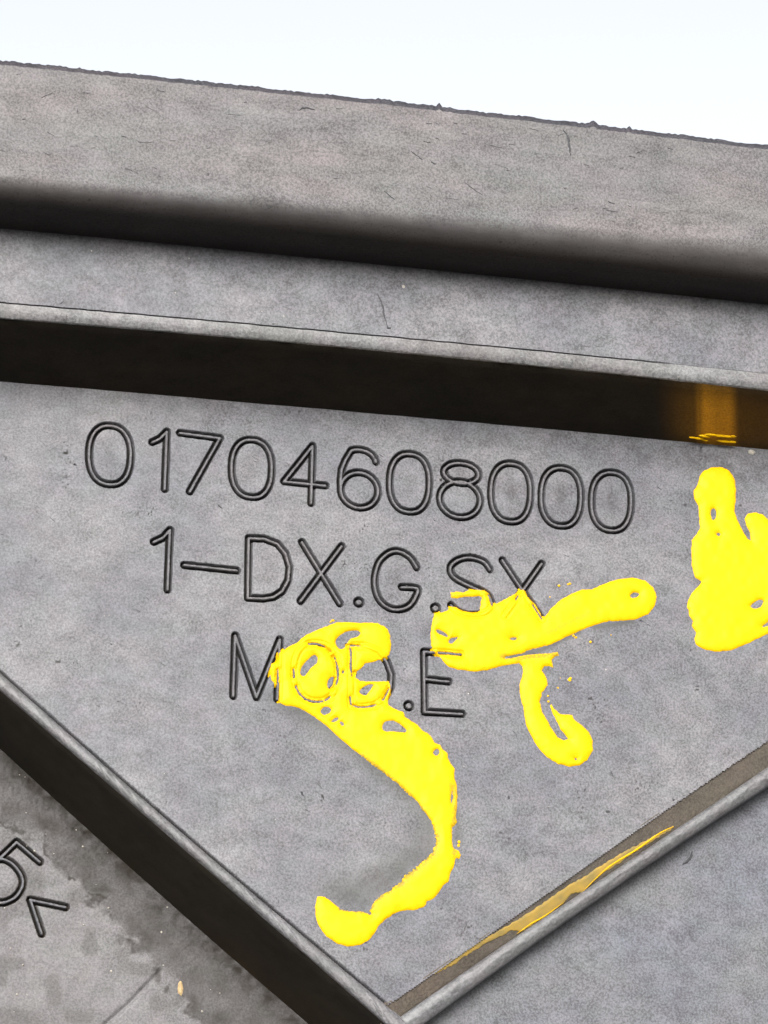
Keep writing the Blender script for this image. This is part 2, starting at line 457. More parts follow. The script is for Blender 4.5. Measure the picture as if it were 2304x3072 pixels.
G = fitx(G[1:], -280, 1157); H = fitx(H[1:-1], -280, 1560); I = fitx(I[1:-1], -280, 1300, 2)
J = fitx(J[:-1], 1157, 2570, 3); K = fitx(K[:-1], 1130, 2570, 3); L = fitx(L[:-1], 1180, 2570, 3)
def stretch(a0, a1, fine0, fine1, s1, s2):
    return np.unique(np.round(np.concatenate([np.arange(a0, fine0, s2), np.arange(fine0, fine1, s1), np.arange(fine1, a1, s2)]), 3))
PG, PJ = pl2(G), pl2(J)
tl = on([(-500, 1100)])[0]; tr = on([(2900, 1380)])[0]; bt = on([(1157, 3030)])[0]
c0 = on([(240, 1260)])[0]; c1 = on([(2000, 2190)])[0]
xs = stretch(-2000, 2200, c0[0], c1[0], 1.7, 5.0); ys = stretch(bt[1]-20, 700, c1[1], c0[1]+20, 1.7, 5.0)
X, Y = np.meshgrid(xs, ys)

outline = np.concatenate([PG, PJ[1:], [[PJ[-1][0], 900], [PG[0][0], 900]]])
keep = inside(X, Y, outline)
yF = np.interp(X, np.sort(on(np.stack([XF, Ff], 1), -4)[:, 0]), on(np.stack([XF, Ff], 1), -4)[:, 1])
keep &= Y < yF+14

Zp = (vnoise(X/60, Y/60, 51)-.5)*2.0+(vnoise(X/200, Y/200, 52)-.5)*3.0

# thin gaps that the marker missed at the letter edges
ARCS = [v('e', *p) for p in (
    [(470, 478), (520, 480), (570, 505), (600, 530)], [(618, 560), (640, 600), (652, 650), (650, 700), (630, 745), (608, 762)],
    [(392, 748), (410, 790), (450, 825), (500, 843), (550, 838)], [(575, 828), (600, 808)], [(374, 640), (377, 690)],
    [(706, 488), (730, 520), (735, 570), (730, 620), (742, 668)], [(725, 815), (730, 855), (780, 872), (830, 874), (880, 860)],
    [(930, 825), (955, 785), (965, 760)], [(715, 487), (790, 490)], [(752, 660), (745, 676)], [(272, 640), (280, 780)])]
ARCS += [v('d', (300, 1045), (340, 1046), (392, 1053)), v('d', (640, 780), (625, 800), (618, 822)), v('d', (690, 850), (724, 903)), v('d', (505, 808), (520, 848))]
AP = [pl2(a) for a in ARCS]
AW = [4.3]*len(AP); AW[9] = 7; AW[10] = 4.5; AW[11] = 5
Da = np.full(X.shape, 99.0)
for p, w in zip(AP, AW):
    (x0, y0), (x1, y1) = p.min(0)-20, p.max(0)+20
    i0, i1 = np.searchsorted(xs, [x0, x1]); j0, j1 = np.searchsorted(ys, [y0, y1])
    if i1 > i0 and j1 > j0:
        Da[j0:j1, i0:i1] = np.minimum(Da[j0:j1, i0:i1], seg_dist(X[j0:j1, i0:i1], Y[j0:j1, i0:i1], p)-w)

n_before = set(bpy.data.objects)
D = glyphs(GL, 0.0, xs, ys, None)
letters = [o for o in bpy.data.objects if o not in n_before]
Z = Zp + moat(D)
dG = seg_dist(X, Y, PG)
Z -= 22*(1-sstep(3, 7.5, dG))
Z = np.where(Da < 2, np.minimum(Z, -16*(1-sstep(-1, 1.5, Da))), Z)

# dried haze beside the inner side of the big stroke
hz = v('e', (300, 850), (440, 905), (560, 995), (740, 1120), (900, 1260), (1060, 1390), (1180, 1490), (1230, 1600), (1215, 1740))+v('g', (850, 700), (700, 830), (590, 920), (440, 960), (320, 860))
hzs = pl2(hz[:-2])
dh = sdf(X, Y, pl2(v('g', (300, 800), (420, 780), (560, 740), (760, 640), (900, 480), (960, 580), (930, 700), (820, 790), (640, 940), (580, 1030), (420, 1010), (290, 930))))
haze_and_light = sstep(-55, 85, dh)*.72*(.45+.55*sstep(190, 20, -dh*0+seg_dist(X, Y, pl2(v('g', (960, 520), (960, 640), (880, 740), (700, 900), (590, 1000), (420, 1010))))))
dl = seg_dist(X, Y, hzs)
haze_and_light = np.maximum(haze_and_light, .6*np.exp(-(dl/34)**1.6))
haze_and_light = np.maximum(haze_and_light, .5*np.exp(-(seg_dist(X, Y, pl2(v('g', (1085, 440), (1095, 620), (1080, 560))))/9)**2))
for a in ([(880, 955), (720, 1035), (600, 1060)], [(1100, 915), (940, 940)]):
    haze_and_light = np.maximum(haze_and_light, .8*np.exp(-(seg_dist(X, Y, pl2(v('d', *a)))/9)**2))
dirt_and_dark = 1.7*np.exp(-((D-7.5)/3.0)**4)  # darker in the recess round each stroke
dirt_and_dark = np.maximum(dirt_and_dark, 1.5*(1-sstep(0, 2, Da)))  # darker in the gaps left by the marker
dirt_and_dark = np.maximum(dirt_and_dark, 1.5*(1-sstep(3.5, 7.5, dG)))  # darker along the groove beside the left rim
for k_c, cx, cy, a_, b2 in (('d', 597, 378, 20, .55), ('d', 803, 395, 20, .5), ('d', 1012, 412, 22, .6), ('d', 178, 345, 16, .3), ('c', 216, 262, 18, .3), ('c', 915, 335, 18, .25), ('d', 385, 290, 18, .3), ('c', 1240, 770, 22, .2), ('d', 120, 735, 22, .3), ('c', 1000, 830, 26, .15)):
    c_ = pl2(v(k_c, (cx, cy)))[0]
    dirt_and_dark = np.maximum(dirt_and_dark, b2*np.exp(-((X-c_[0]+(Y-c_[1])*.1)/a_)**2-((Y-c_[1])/(a_*2))**2)*(.4+vnoise(X/10, Y/10, 65)))
bc = pl2(v('d', (760, 400)))[0]
dirt_and_dark = np.maximum(dirt_and_dark, .34*np.exp(-((X-bc[0])/330)**2-((Y-bc[1])/120)**2)*sstep(.25, .8, .6*vnoise(X/38, Y/38, 66)+.4*vnoise(X/11, Y/11, 67)))
bc = pl2([(1300, 1290)])[0]
dirt_and_dark = np.maximum(dirt_and_dark, .4*np.exp(-((Y-np.interp(X, [-1200, 1200], [yF.mean()+70, yF.mean()-70]))/60)**2)*sstep(.3, .8, .5*vnoise(X/30, Y/30, 68)+.5*vnoise(X/8, Y/8, 69)))  # mottled darker band along the foot of the ledge wall
sp = vnoise(X/5, Y/5, 61)*vnoise(X/60, Y/60, 62)
dirt_and_dark = np.maximum(dirt_and_dark, sstep(.72, .85, sp))
P, q, used = tensor(xs, ys, Z, keep)
main = link_mesh('main_panel', P, q, M_panel, root, 'grey lettered panel inside the V shaped rim', attrs={'haze': haze_and_light.ravel()[used], 'dirt': dirt_and_dark.ravel()[used]})
for o in letters:
    o.parent = main; c = o['_c']; mc = main['_c']
    o.location = [c[i]-mc[i] for i in range(3)]

# ------------------------------------------------------------------ rim, channel, lower wall, side and lower panels
def resample(pts, n, z):
    p = on(smooth_poly(pts, 6, False), z); s_ = np.r_[0, np.cumsum(np.hypot(*np.diff(p[:, :2], axis=0).T))]
    t = np.linspace(0, s_[-1], n)
    return np.stack([np.interp(t, s_, p[:, k]) for k in range(3)], 1)
N = 700
def nz(k, amp, f=9, seed=71): return (vnoise(np.arange(N)/f, np.full(N, k*3.3), seed)-.5)*amp
nl = np.array([.66, .75, 0]); nl /= np.linalg.norm(nl)      # across the left rim, towards the panel
def off(p, d, z, n): 
    r = p+n*np.reshape(d, (-1, 1)) if np.ndim(d) else p+n*d
    r = r.copy(); r[:, 2] += z; return r
g0 = resample(G+[v('g', (900, 1740))[0], v('g', (1300, 2090))[0]], N, 0.0)
h0 = resample(H, N, 2.0)
i0_ = resample(I, N, Z_LOW)
ed = nz(1, 4, 6)+nz(2, 3, 25)
rows = [off(g0, 6, -14, nl), off(g0, 0, -12, nl), off(g0, -1.5, 2+nz(3, .8), nl), off(g0, -5, 5.5, nl),
        lerp(g0, h0, .35)+[0, 0, 7], lerp(g0, h0, .65)+[0, 0, 6.5]]
rows[4][:, 2] += nz(4, 2.5, 7); rows[5][:, 2] += nz(5, 4, 5)
hh = off(h0, 3+ed, 3, nl); rows += [hh, off(h0, .5+ed, -1.5, nl), off(h0, -1, -9, nl)]
link_mesh('rim', *loft(rows), M_rim, root, 'worn pale left arm of the rim', sharp=60)
w0 = off(h0, -1, -9, nl)
lw = [off(w0, .6, .8, nl)]+[lerp(w0, i0_, t) for t in np.linspace(0, 1, 8)]
P, q = loft(lw)
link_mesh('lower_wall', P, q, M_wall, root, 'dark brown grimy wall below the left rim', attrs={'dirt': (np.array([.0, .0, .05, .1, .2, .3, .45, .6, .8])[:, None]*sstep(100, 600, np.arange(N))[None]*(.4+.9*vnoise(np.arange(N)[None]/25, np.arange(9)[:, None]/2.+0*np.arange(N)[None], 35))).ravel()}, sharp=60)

nr = np.array([-.56, .83, 0]); nr /= np.linalg.norm(nr)     # across the right rim, towards the panel
ZK, ZR = -26.0, -6.0
j0_ = resample(J, N, 0.0); k0 = resample(K, N, ZK); l0 = resample(L, N, ZR-14)
rows = [off(j0_, 9, -6, nr), off(j0_, 4, 0, nr), off(j0_, 1, 0, nr), off(j0_, -2.0, -5, nr), off(j0_, -5, -6, nr)]
a_ = rows[-1]
for t in (.2, .4, .6, .8, 1): rows.append(lerp(a_, k0, t)+[0, 0, 0]); rows[-1][:, 2] += nz(t*9, 1.2)
rows += [off(k0, -5, -8, nr)]
P, q = loft(rows)
link_mesh('channel', P, q, M_channel, root, 'brownish sloping channel between panel and right rim', attrs={'dirt': np.full(len(P), .35)}, sharp=40)
# rounded right rim
kr = resample(K, N, ZR-6)
rows = [off(kr, 1.5, -30, nr), off(kr, 1.5, -4, nr)]
for t in np.linspace(0, 1, 12):
    r = lerp(kr, l0, t); r[:, 2] = (kr[:, 2]*(1-t)+l0[:, 2]*t)+13*math.sin(math.pi*min(1, t*.98+.02))**.7
    r[:, 2] += nz(t*7+1, 2.0, 8)*(.3+math.sin(math.pi*t)); r += nr*(nz(t*3+9, 1.6, 14)[:, None]); rows.append(r)
rows += [off(l0, -1, -60, nr), off(l0, -1, -160, nr)]
link_mesh('rim', *loft(rows), M_rim, root, 'rounded right arm of the rim', sharp=60)

# side panel, right of the rim
sxs = np.arange(-200, 1900, 12.0); sys_ = np.arange(-2100, -200, 12.0)
SX, SY = np.meshgrid(sxs, sys_)
lr = pl2(L, Z_SIDE)
lo = np.concatenate([lr+np.array([-60, 60]), [[lr[-1][0]+300, lr[-1][1]+100], [2200, -2600], [lr[0][0]-150, -2600]]])
SZ = Z_SIDE+(vnoise(SX/150, SY/150, 81)-.5)*5
hl2 = pl2(H, Z_SIDE); hp = np.concatenate([hl2+np.array([10, 0]), [[3000, -4000], [3000, 900]]])
k_ = inside(SX, SY, lo) & (sdf(SX, SY, hp) > 4)
P, q, used = tensor(sxs, sys_, SZ, k_)
link_mesh('side_panel', P, q, M_side, root, 'plain grey panel right of the rim')

# lower panel, below the left wall
ii = pl2(I, Z_LOW)
a0 = pl2(v('f', (-300, -100), (1700, 2100)), Z_LOW)
lc0 = pl2(v('f', (-120, 780)), Z_LOW)[0]; lc1 = pl2(v('f', (420, 1400)), Z_LOW)[0]
lxs = stretch(-2400, 600, lc0[0], lc1[0], 2.0, 6.0); lys = stretch(-2600, 400, lc1[1], lc0[1], 2.0, 6.0)
LX, LY = np.meshgrid(lxs, lys)
before = set(bpy.data.objects)
DL = glyphs(GLOW, Z_LOW, lxs, lys, None)
low_letters = [o for o in bpy.data.objects if o not in before]
dI = seg_dist(LX, LY, ii)
poly = np.concatenate([ii+np.array([18, 18]), [[ii[-1][0], -4000], [-5000, -4000], [-5000, ii[0][1]]]])
kk = inside(LX, LY, poly)
st = pl2(v('f', (682, 1432), (560, 1560), (440, 1668), (200, 1880)), Z_LOW)
dst = seg_dist(LX, LY, st)
dd = pl2(v('f', (0, 845), (150, 880), (215, 985), (330, 1075), (430, 1165), (520, 1270), (600, 1350), (680, 1440), (760, 1560), (860, 1659), (1100, 1880)), Z_LOW)
band = np.concatenate([dd, ii[::-1]])
sb = sdf(LX, LY, band)+(vnoise(LX/30, LY/30, 91)-.5)*60+(vnoise(LX/8, LY/8, 92)-.5)*16
dirt_and_darkL = sstep(-22, 34, sb)*(.8-.3*sstep(0, 1, vnoise(LX/45, LY/45, 93)))
dirt_and_darkL = np.maximum(dirt_and_darkL, .98*np.exp(-(dI/95)**2)*(.55+.45*sstep(.1, .6, vnoise(LX/24, LY/24, 98))))
dirt_and_darkL = np.maximum(dirt_and_darkL, .9*np.exp(-((sb-6)/11)**2)*sstep(.35, .7, vnoise(LX/26, LY/26, 94)))
dirt_and_darkL = np.maximum(dirt_and_darkL, 1.7*np.exp(-((DL-7.5)/3.2)**4))  # darker in the recess round these strokes
dirt_and_darkL = np.maximum(dirt_and_darkL, .3*sstep(.55, .8, vnoise(LX/50, LY/50, 95)))
LZ = Z_LOW+(vnoise(LX/90, LY/90, 96)-.5)*3+moat(DL)-9*np.exp(-(dst/3.6)**2)+(vnoise(LX/9, LY/9, 97)-.5)*3*np.clip(dirt_and_darkL, 0, 1)
P, q, used = tensor(lxs, lys, LZ, kk)
low = link_mesh('lower_panel', P, q, M_low, root, 'dirty lower panel in the bottom left corner', attrs={'dirt': dirt_and_darkL.ravel()[used]})
for o in low_letters:
    o.parent = low; c = o['_c']; mc = low['_c']; o.location = [c[i]-mc[i] for i in range(3)]

# ------------------------------------------------------------------ yellow marker paint
P1 = v('e', (283, 540), (330, 505), (400, 470), (450, 425), (510, 400), (560, 380), (610, 358), (650, 346), (700, 345), (750, 347), (800, 350), (850, 348), (900, 350), (915, 362), (940, 372), (960, 390), (975, 430), (981, 480), (979, 520), (970, 550), (940, 570), (880, 590), (820, 605), (790, 635), (760, 662), (758, 690), (790, 710), (850, 716), (920, 714), (965, 716), (976, 740), (972, 790), (960, 830), (967, 862), (1010, 888), (1058, 905), (1068, 935), (1110, 962), (1150, 985), (1175, 1018), (1210, 1033), (1238, 1065), (1252, 1095), (1285, 1108), (1305, 1138), (1332, 1158), (1338, 1200), (1360, 1235), (1378, 1258), (1374, 1300), (1390, 1360), (1394, 1420))
P1 += v('g', (1088, 420), (1080, 470), (1089, 505), (1078, 522), (1060, 538), (1058, 590), (1060, 635), (1072, 658), (1095, 672), (1108, 695), (1100, 716), (1080, 712), (1068, 760), (1050, 795), (1038, 850), (1012, 865), (985, 905), (952, 945), (915, 960), (900, 992), (870, 1000), (840, 1012), (800, 1010), (765, 1015), (720, 1035), (680, 1063), (640, 1100), (615, 1145), (580, 1185), (530, 1210), (460, 1218), (400, 1200), (340, 1160), (300, 1105), (280, 1050), (276, 990), (288, 932), (330, 932), (370, 962), (420, 1003), (480, 1018), (540, 1018), (575, 1030), (592, 1000), (612, 960), (640, 930), (700, 895), (755, 855), (790, 810), (850, 765), (890, 730), (935, 690), (958, 645), (965, 600), (950, 545), (940, 500), (915, 470), (885, 435), (860, 390), (800, 340), (740, 280), (680, 235), (610, 185), (540, 130), (480, 80), (420, 30))
P1 += v('e', (622, 1030), (560, 975), (500, 930), (440, 893), (380, 870), (325, 866), (285, 845), (290, 830), (290, 720), (262, 735), (238, 705), (229, 650), (240, 605), (272, 602), (281, 575))
H1 = [v('e', *p) for p in (
    [(638, 460), (665, 425), (710, 403), (770, 400), (792, 415), (770, 435), (730, 450), (708, 478), (688, 508), (662, 512), (642, 490)],
    [(414, 660), (430, 620), (470, 572), (505, 548), (526, 572), (515, 605), (480, 632), (455, 672), (430, 680)],
    [(585, 730), (595, 698), (620, 683), (642, 690), (622, 730), (605, 765), (588, 752)],
    [(542, 897), (568, 873), (605, 880), (606, 905), (575, 922), (550, 915)],
    [(928, 990), (952, 960), (1010, 965), (1072, 1010), (1065, 1030), (1000, 1025), (938, 1022)],
    [(788, 772), (820, 742), (872, 733), (850, 770), (825, 798), (795, 790)],
    [(1242, 1158), (1268, 1133), (1282, 1155), (1262, 1176)],
    [(608, 962), (640, 938), (656, 945), (630, 966)], [(662, 968), (676, 966), (688, 985), (675, 990)],
    [(676, 650), (690, 648), (688, 662), (678, 664)])]
H1 += [v('g', (1058, 330), (1064, 360), (1056, 402), (1050, 370)), v('g', (575, 1020), (592, 1018), (598, 1033), (584, 1036))]
P2 = v('d', (279, 885), (300, 880), (332, 872), (350, 855), (372, 860), (400, 875), (435, 880), (466, 880), (470, 850), (476, 818), (465, 810), (435, 813), (400, 815), (375, 820), (350, 818), (345, 797), (370, 792), (400, 796), (425, 786), (460, 786), (488, 790), (502, 800), (512, 822), (522, 848), (560, 830), (600, 808), (620, 798), (630, 790), (640, 778), (652, 790), (668, 820), (695, 848), (716, 880), (724, 910), (745, 885), (770, 855), (800, 828), (845, 802), (890, 784), (930, 784), (980, 760), (1040, 740), (1100, 734), (1150, 745), (1185, 775), (1200, 815), (1190, 855), (1165, 885), (1120, 905), (1060, 912), (1000, 915), (940, 932), (880, 955), (820, 982), (765, 1010), (720, 1022), (660, 1036), (650, 1052), (690, 1052), (740, 1048), (790, 1042), (797, 1055), (780, 1062), (765, 1075), (772, 1108), (755, 1100), (735, 1102), (724, 1118), (742, 1145), (748, 1180), (725, 1210), (716, 1250), (727, 1290), (745, 1322), (765, 1360), (790, 1395), (815, 1408), (836, 1403), (822, 1388), (800, 1360), (783, 1322), (766, 1290), (756, 1262), (764, 1258), (775, 1275), (798, 1298), (830, 1300), (850, 1302), (858, 1322), (890, 1345), (920, 1375), (935, 1412), (935, 1450), (915, 1485), (880, 1512), (840, 1517), (790, 1505), (750, 1480), (710, 1440), (680, 1390), (658, 1340), (648, 1270), (634, 1220), (632, 1180), (646, 1130), (643, 1100), (630, 1088), (560, 1100), (500, 1118), (440, 1123), (380, 1116), (340, 1104), (315, 1080), (303, 1058), (280, 1042), (267, 1015), (264, 970), (270, 920))
H2 = [v('d', *p) for p in ([(578, 1062), (640, 1048), (700, 1035), (700, 1042), (640, 1058), (580, 1068)],
      [(290, 950), (305, 950), (335, 972), (330, 978), (295, 962)], [(592, 988), (605, 982), (621, 986), (608, 993)],
      [(1090, 806), (1105, 796), (1125, 800), (1118, 814), (1096, 818)], [(340, 1000), (350, 985), (376, 980), (372, 990), (352, 1006)], [(858, 1482), (868, 1482), (866, 1490)])]
P3 = v('d', (1370, 350), (1375, 315), (1395, 290), (1430, 277), (1470, 277), (1500, 293), (1520, 325), (1527, 370), (1525, 420), (1520, 460), (1535, 500), (1555, 540), (1575, 575), (1588, 580), (1585, 550), (1570, 520), (1562, 490), (1575, 470), (1610, 464), (1640, 475), (1665, 500), (1720, 540), (1800, 620), (1830, 700), (1800, 850), (1740, 930), (1659, 967), (1620, 985), (1560, 1015), (1500, 1037), (1440, 1040), (1390, 1030), (1360, 1010), (1355, 985), (1362, 962), (1342, 935), (1350, 915), (1333, 890), (1330, 868), (1325, 860), (1328, 830), (1345, 795), (1370, 772), (1384, 752), (1358, 735), (1345, 690), (1342, 620), (1345, 580), (1365, 555), (1378, 530), (1374, 480), (1372, 440), (1354, 410), (1351, 375))
H3 = [v('d', *p) for p in ([(1424, 455), (1434, 448), (1444, 458), (1443, 485), (1434, 497), (1425, 485)],
      [(1447, 555), (1455, 549), (1463, 556), (1456, 564)], [(1588, 852), (1615, 828), (1638, 830), (1634, 850), (1610, 862)],
      [(1635, 938), (1665, 915), (1690, 908), (1670, 930)])]

def base_h(GX, GY, strokes_pl):
    d = np.full(GX.shape, 99.0)
    for p in strokes_pl: d = np.minimum(d, seg_dist(GX, GY, p))
    return d
allst = []
for name, lab, strokes in GL:
    for s_ in strokes: allst.append(pl2(smooth_poly(s_, 4, False) if lab in SMOOTH else s_))
def paint(poly, holes, label, step=1.8, t=5.0, thinfun=None, soft=()):
    pp = pl2(poly); hp = [pl2(smooth_poly(h, 3)) for h in holes]
    (x0, y0), (x1, y1) = pp.min(0)-10, pp.max(0)+10
    gx = np.arange(x0, x1, step); gy = np.arange(y0, y1, step); GX, GY = np.meshgrid(gx, gy)
    d = sdf(GX, GY, pp)
    for h in hp: 
        (a, b_), (c, e_) = h.min(0)-40, h.max(0)+40
        i0, i1 = np.searchsorted(gx, [a, c]); j0, j1 = np.searchsorted(gy, [b_, e_]); s_ = np.s_[j0:j1, i0:i1]
        d[s_] = np.minimum(d[s_], -sdf(GX[s_], GY[s_], h))
    for p, w in zip(AP, AW):
        (a, b_), (c, e_) = p.min(0)-40, p.max(0)+40
        i0, i1 = np.searchsorted(gx, [a, c]); j0, j1 = np.searchsorted(gy, [b_, e_]); s_ = np.s_[j0:j1, i0:i1]
        if i1 > i0 and j1 > j0: d[s_] = np.minimum(d[s_], seg_dist(GX[s_], GY[s_], p)-w+(vnoise(GX[s_]/7, GY[s_]/7, 5)-.35)*2.5)
    d += (vnoise(GX/9, GY/9, 101)-.5)*2.2
    thin = np.zeros_like(d)
    for sp_, wd, amt in soft:                     # dry ragged sides of the stroke
        m = np.exp(-(seg_dist(GX, GY, pl2(sp_))/wd)**2)
        fr = vnoise(GX/4+GY/9, GY/3.6-GX/8, 103)
        d -= m*(fr-.35)*4.5*amt; thin = np.maximum(thin, m*min(1, amt*1.2)*sstep(.0, .6, fr))
    near = [p for p in allst if (p[:, 0].max() > x0 and p[:, 0].min() < x1 and p[:, 1].max() > y0 and p[:, 1].min() < y1)]
    g = base_h(GX, GY, near)
    rel = 1.6*(1-sstep(2, 6, g))-1.9*np.exp(-((g-9)/3.0)**2)
    low_ = (vnoise(X[:1, :1]/60, Y[:1, :1]/60, 51)*0)[0, 0]
    pz = (vnoise(GX/60, GY/60, 51)-.5)*2.0+(vnoise(GX/200, GY/200, 52)-.5)*3.0
    body = t*(1-np.exp(-np.maximum(d, 0)/6))+.5+t*.4*sstep(0, 34, d)
    Z_ = pz+np.where(d > 0, body, d*1.6)+rel*sstep(0, 4, d)+(vnoise(GX/22, GY/22, 102)-.5)*1.6*sstep(0, 8, d)
    P, q, used = tensor(gx, gy, Z_, d > -5)
    if thinfun is not None: thin = np.maximum(thin, thinfun(GX, GY, d))
    return link_mesh('paint_stroke', P, q, M_paint, main, label, attrs={'thin': thin.ravel()[used]})
inner = v('e', (300, 866), (440, 893), (622, 1030))+v('g', (540, 130), (680, 235), (800, 340), (885, 435), (950, 545), (965, 600), (935, 690), (850, 765), (755, 855), (640, 930), (592, 1000), (540, 1018), (420, 1003))
outer = v('g', (1058, 300), (1075, 420), (1070, 520), (1070, 690))
paint(P1, H1, 'long curved yellow marker stroke sweeping down from the third line', soft=((inner[3:], 7, .8), (inner[8:13], 14, .9), (outer, 9, .55)))
paint(P2, H2, 'yellow marker stroke with hooked tail below the second line', soft=((v('d', (560, 1062), (640, 1068), (790, 1050)), 9, .6), (v('d', (745, 965), (920, 880)), 8, .22), (v('d', (345, 806), (400, 806)), 5, .3)))
paint(P3, H3, 'yellow marker blotch at the right picture edge', step=2.2)

# small splashes and loose drops of paint
def drops(name, lst, mat, parent, label, zfun=0.0, kind='stuff', hgt=3.5):
    Ps, qs, n0 = [], [], 0
    for (x, y, rx, ry) in lst:
        z = zfun if not callable(zfun) else zfun(x, y)
        c = on([(x, y)], z)[0]; m = 10
        ang = np.linspace(0, 2*math.pi, m, endpoint=False); rr = 1+.28*(rng.random(m)-.5)
        ring0 = np.stack([c[0]+rx*rr*np.cos(ang), c[1]+ry*rr*np.sin(ang), np.full(m, c[2]-1.5)], 1)
        ring1 = c+(ring0-c)*.7; ring1[:, 2] = c[2]+hgt*.7
        top = c+[0, 0, hgt]
        Ps += [ring0, ring1, top[None]]
        for i in range(m):
            j = (i+1) % m
            qs += [(n0+i, n0+j, n0+m+j), (n0+i, n0+m+j, n0+m+i), (n0+m+i, n0+m+j, n0+2*m)]
        n0 += 2*m+1
    return link_mesh(name, np.concatenate(Ps), qs, mat, parent, label, kind=kind)
sp_ = v('d', (795, 768), (840, 760), (832, 762), (865, 982), (925, 1000), (838, 1157), (790, 1190), (749, 1224), (751, 1247), (1010, 972), (757, 815), (855, 975), (800, 1150), (842, 1150))
drops('paint_splashes', [(x, y, r, r*.8) for (x, y), r in zip(sp_, (5, 5, 4, 5, 5, 7.5, 4, 4.5, 5, 2.5, 3, 5, 2, 5))]
      + [(x, y, 5, 6) for x, y in v('g', (1098, 620), (1095, 640))]+[(*v('e', (618, 335))[0], 7, 4), (*v('e', (605, 345))[0], 3.5, 3)]
      + [(*v('d', (1530, 742))[0], 3, 3)], M_paint, main, None)

# paint that ran into the channel
def band_pt(k, x, y): return v(k, (x, y))[0]
def chan_z(px, py):                                  # depth of the channel floor below the panel edge
    jy = np.interp(px, [p[0] for p in J], [p[1] for p in J]); ky = np.interp(px, [p[0] for p in K], [p[1] for p in K])
    f = np.clip((py-jy)/(ky-jy), 0, 1); return -6+f*(ZK+6)
upb = v('h', (0, 1398), (90, 1335), (200, 1255), (300, 1205), (400, 1145), (480, 1095), (560, 1040), (650, 975), (740, 925), (850, 855), (920, 812), (1000, 772), (1100, 718), (1190, 672))
lob = v('h', (0, 1412), (90, 1368), (200, 1290), (300, 1238), (385, 1190), (430, 1205), (550, 1128), (640, 1060), (690, 1008), (735, 1003), (860, 893), (930, 852), (1000, 803), (1100, 740), (1190, 682))
PXs = np.linspace(upb[0][0], upb[-1][0], 260)
uy = np.interp(PXs, *zip(*upb))+(vnoise(PXs/6, PXs*0, 111)-.5)*5; ly = np.interp(PXs, *zip(*lob))+(vnoise(PXs/5, PXs*0, 112)-.5)*6
ly = np.maximum(ly, uy+1)
rows = []
for t, zz in ((0, -1.5), (.06, 1.5), (.3, 2), (.6, 2), (.9, 2.4), (.97, 1.6), (1, -1.5)):
    py = lerp(uy, ly, t); rows.append(on(np.stack([PXs, py], 1), chan_z(PXs, py)+zz+.8))
chan = [o for o in root.children if o.name == 'channel'][0]
link_mesh('paint_run', *loft(rows), M_thin, chan, 'thin amber yellow paint run lying in the channel')
bl = v('h', (410, 1213), (480, 1165), (550, 1125), (640, 1058))
bl2 = v('h', (740, 1000), (860, 888), (1000, 800), (1120, 715), (1190, 678))
for seg, w in ((bl, 5.0), (bl2, 6.0)):
    p = np.array(smooth_poly(seg, 12, False)); w_ = w*np.sin(np.linspace(.25, math.pi-.1, len(p)))
    rows = [on(p+np.stack([w_*0, -w_*t-1], 1), chan_z(p[:, 0], p[:, 1]-w_*t-1)+zz) for t, zz in ((1, 1), (.8, 4.5), (.4, 5), (0, 4.2), (-.1, 1))]
    link_mesh('paint_run', *loft(rows), M_paint, chan, 'bright yellow paint line along the channel edge')

# flecks of paint at the foot of the ledge wall
drops('paint_splashes', [(*p, rx, ry) for p, rx, ry in zip(v('d', (1350, 155), (1375, 158), (1400, 148), (1430, 143), (1460, 147), (1490, 150), (1515, 150), (1400, 166), (1480, 170), (1510, 172)), (14, 16, 22, 22, 16, 18, 12, 12, 26, 14), (3, 4, 5, 4, 5, 4, 3, 3, 4, 4))],
      M_paint, main, None, zfun=lambda x, y: 2+float(np.clip(1-(y-np.interp(x, XF, Ef))/(np.interp(x, XF, Ff)-np.interp(x, XF, Ef)), 0, 1))*290+7, hgt=3)

# ------------------------------------------------------------------ scratches, chips and dust
def scratch(pts, w, z, parent, mat=M_scr, lift=1.2, name='scratch', label=None):
    p = on(smooth_poly(pts, 5, False), z); n = len(p); p = p+np.stack([(rng.random(n)-.5)*2.6, (rng.random(n)-.5)*2.6, np.zeros(n)], 1)
    d_ = np.gradient(p, axis=0); nn = np.stack([-d_[:, 1], d_[:, 0], d_[:, 2]*0], 1); nn /= np.linalg.norm(nn, axis=1)[:, None]+1e-9
    ww = w*np.sin(np.linspace(.15, math.pi-.15, n))*(.6+.8*rng.random(n))
    rows = [p-nn*ww[:, None]+[0, 0, -1.0], p-nn*ww[:, None]*.5+[0, 0, lift], p+nn*ww[:, None]*.5+[0, 0, lift], p+nn*ww[:, None]+[0, 0, -1.0]]
    return link_mesh(name, *loft(rows), mat, parent, label)
fl = [o for o in root.children if o.name == 'flange'][0]; le = [o for o in root.children if o.name == 'ledge'][0]
sd_ = [o for o in root.children if o.name == 'side_panel'][0]
scratch(v('b', (808, 398), (828, 430), (836, 470), (840, 508)), 3.6, Z_FL+1, fl)
scratch(v('b', (402, 618), (440, 648), (478, 674)), 1.8, Z_FL+1, fl)
scratch(v('b', (180, 490), (215, 515), (225, 525)), 1.5, Z_FL+1, fl)
scratch(v('b', (262, 532), (282, 543)), 3, Z_FL+1, fl)
scratch(v('b', (68, 655), (110, 690)), 1.4, Z_FL+1, fl)
scratch(v('a', (1240, 320), (1262, 308), (1305, 316)), 3, Z_FL+1, fl)
scratch(v('a', (865, 578), (860, 592)), 3, Z_FL+1, fl)
scratch(v('a', (322, 315), (320, 330)), 2, Z_FL+1, fl)
scratch(v('b', (40, 1080), (58, 1120), (70, 1180), (85, 1225)), 3.0, Z_LEDGE+1, le)
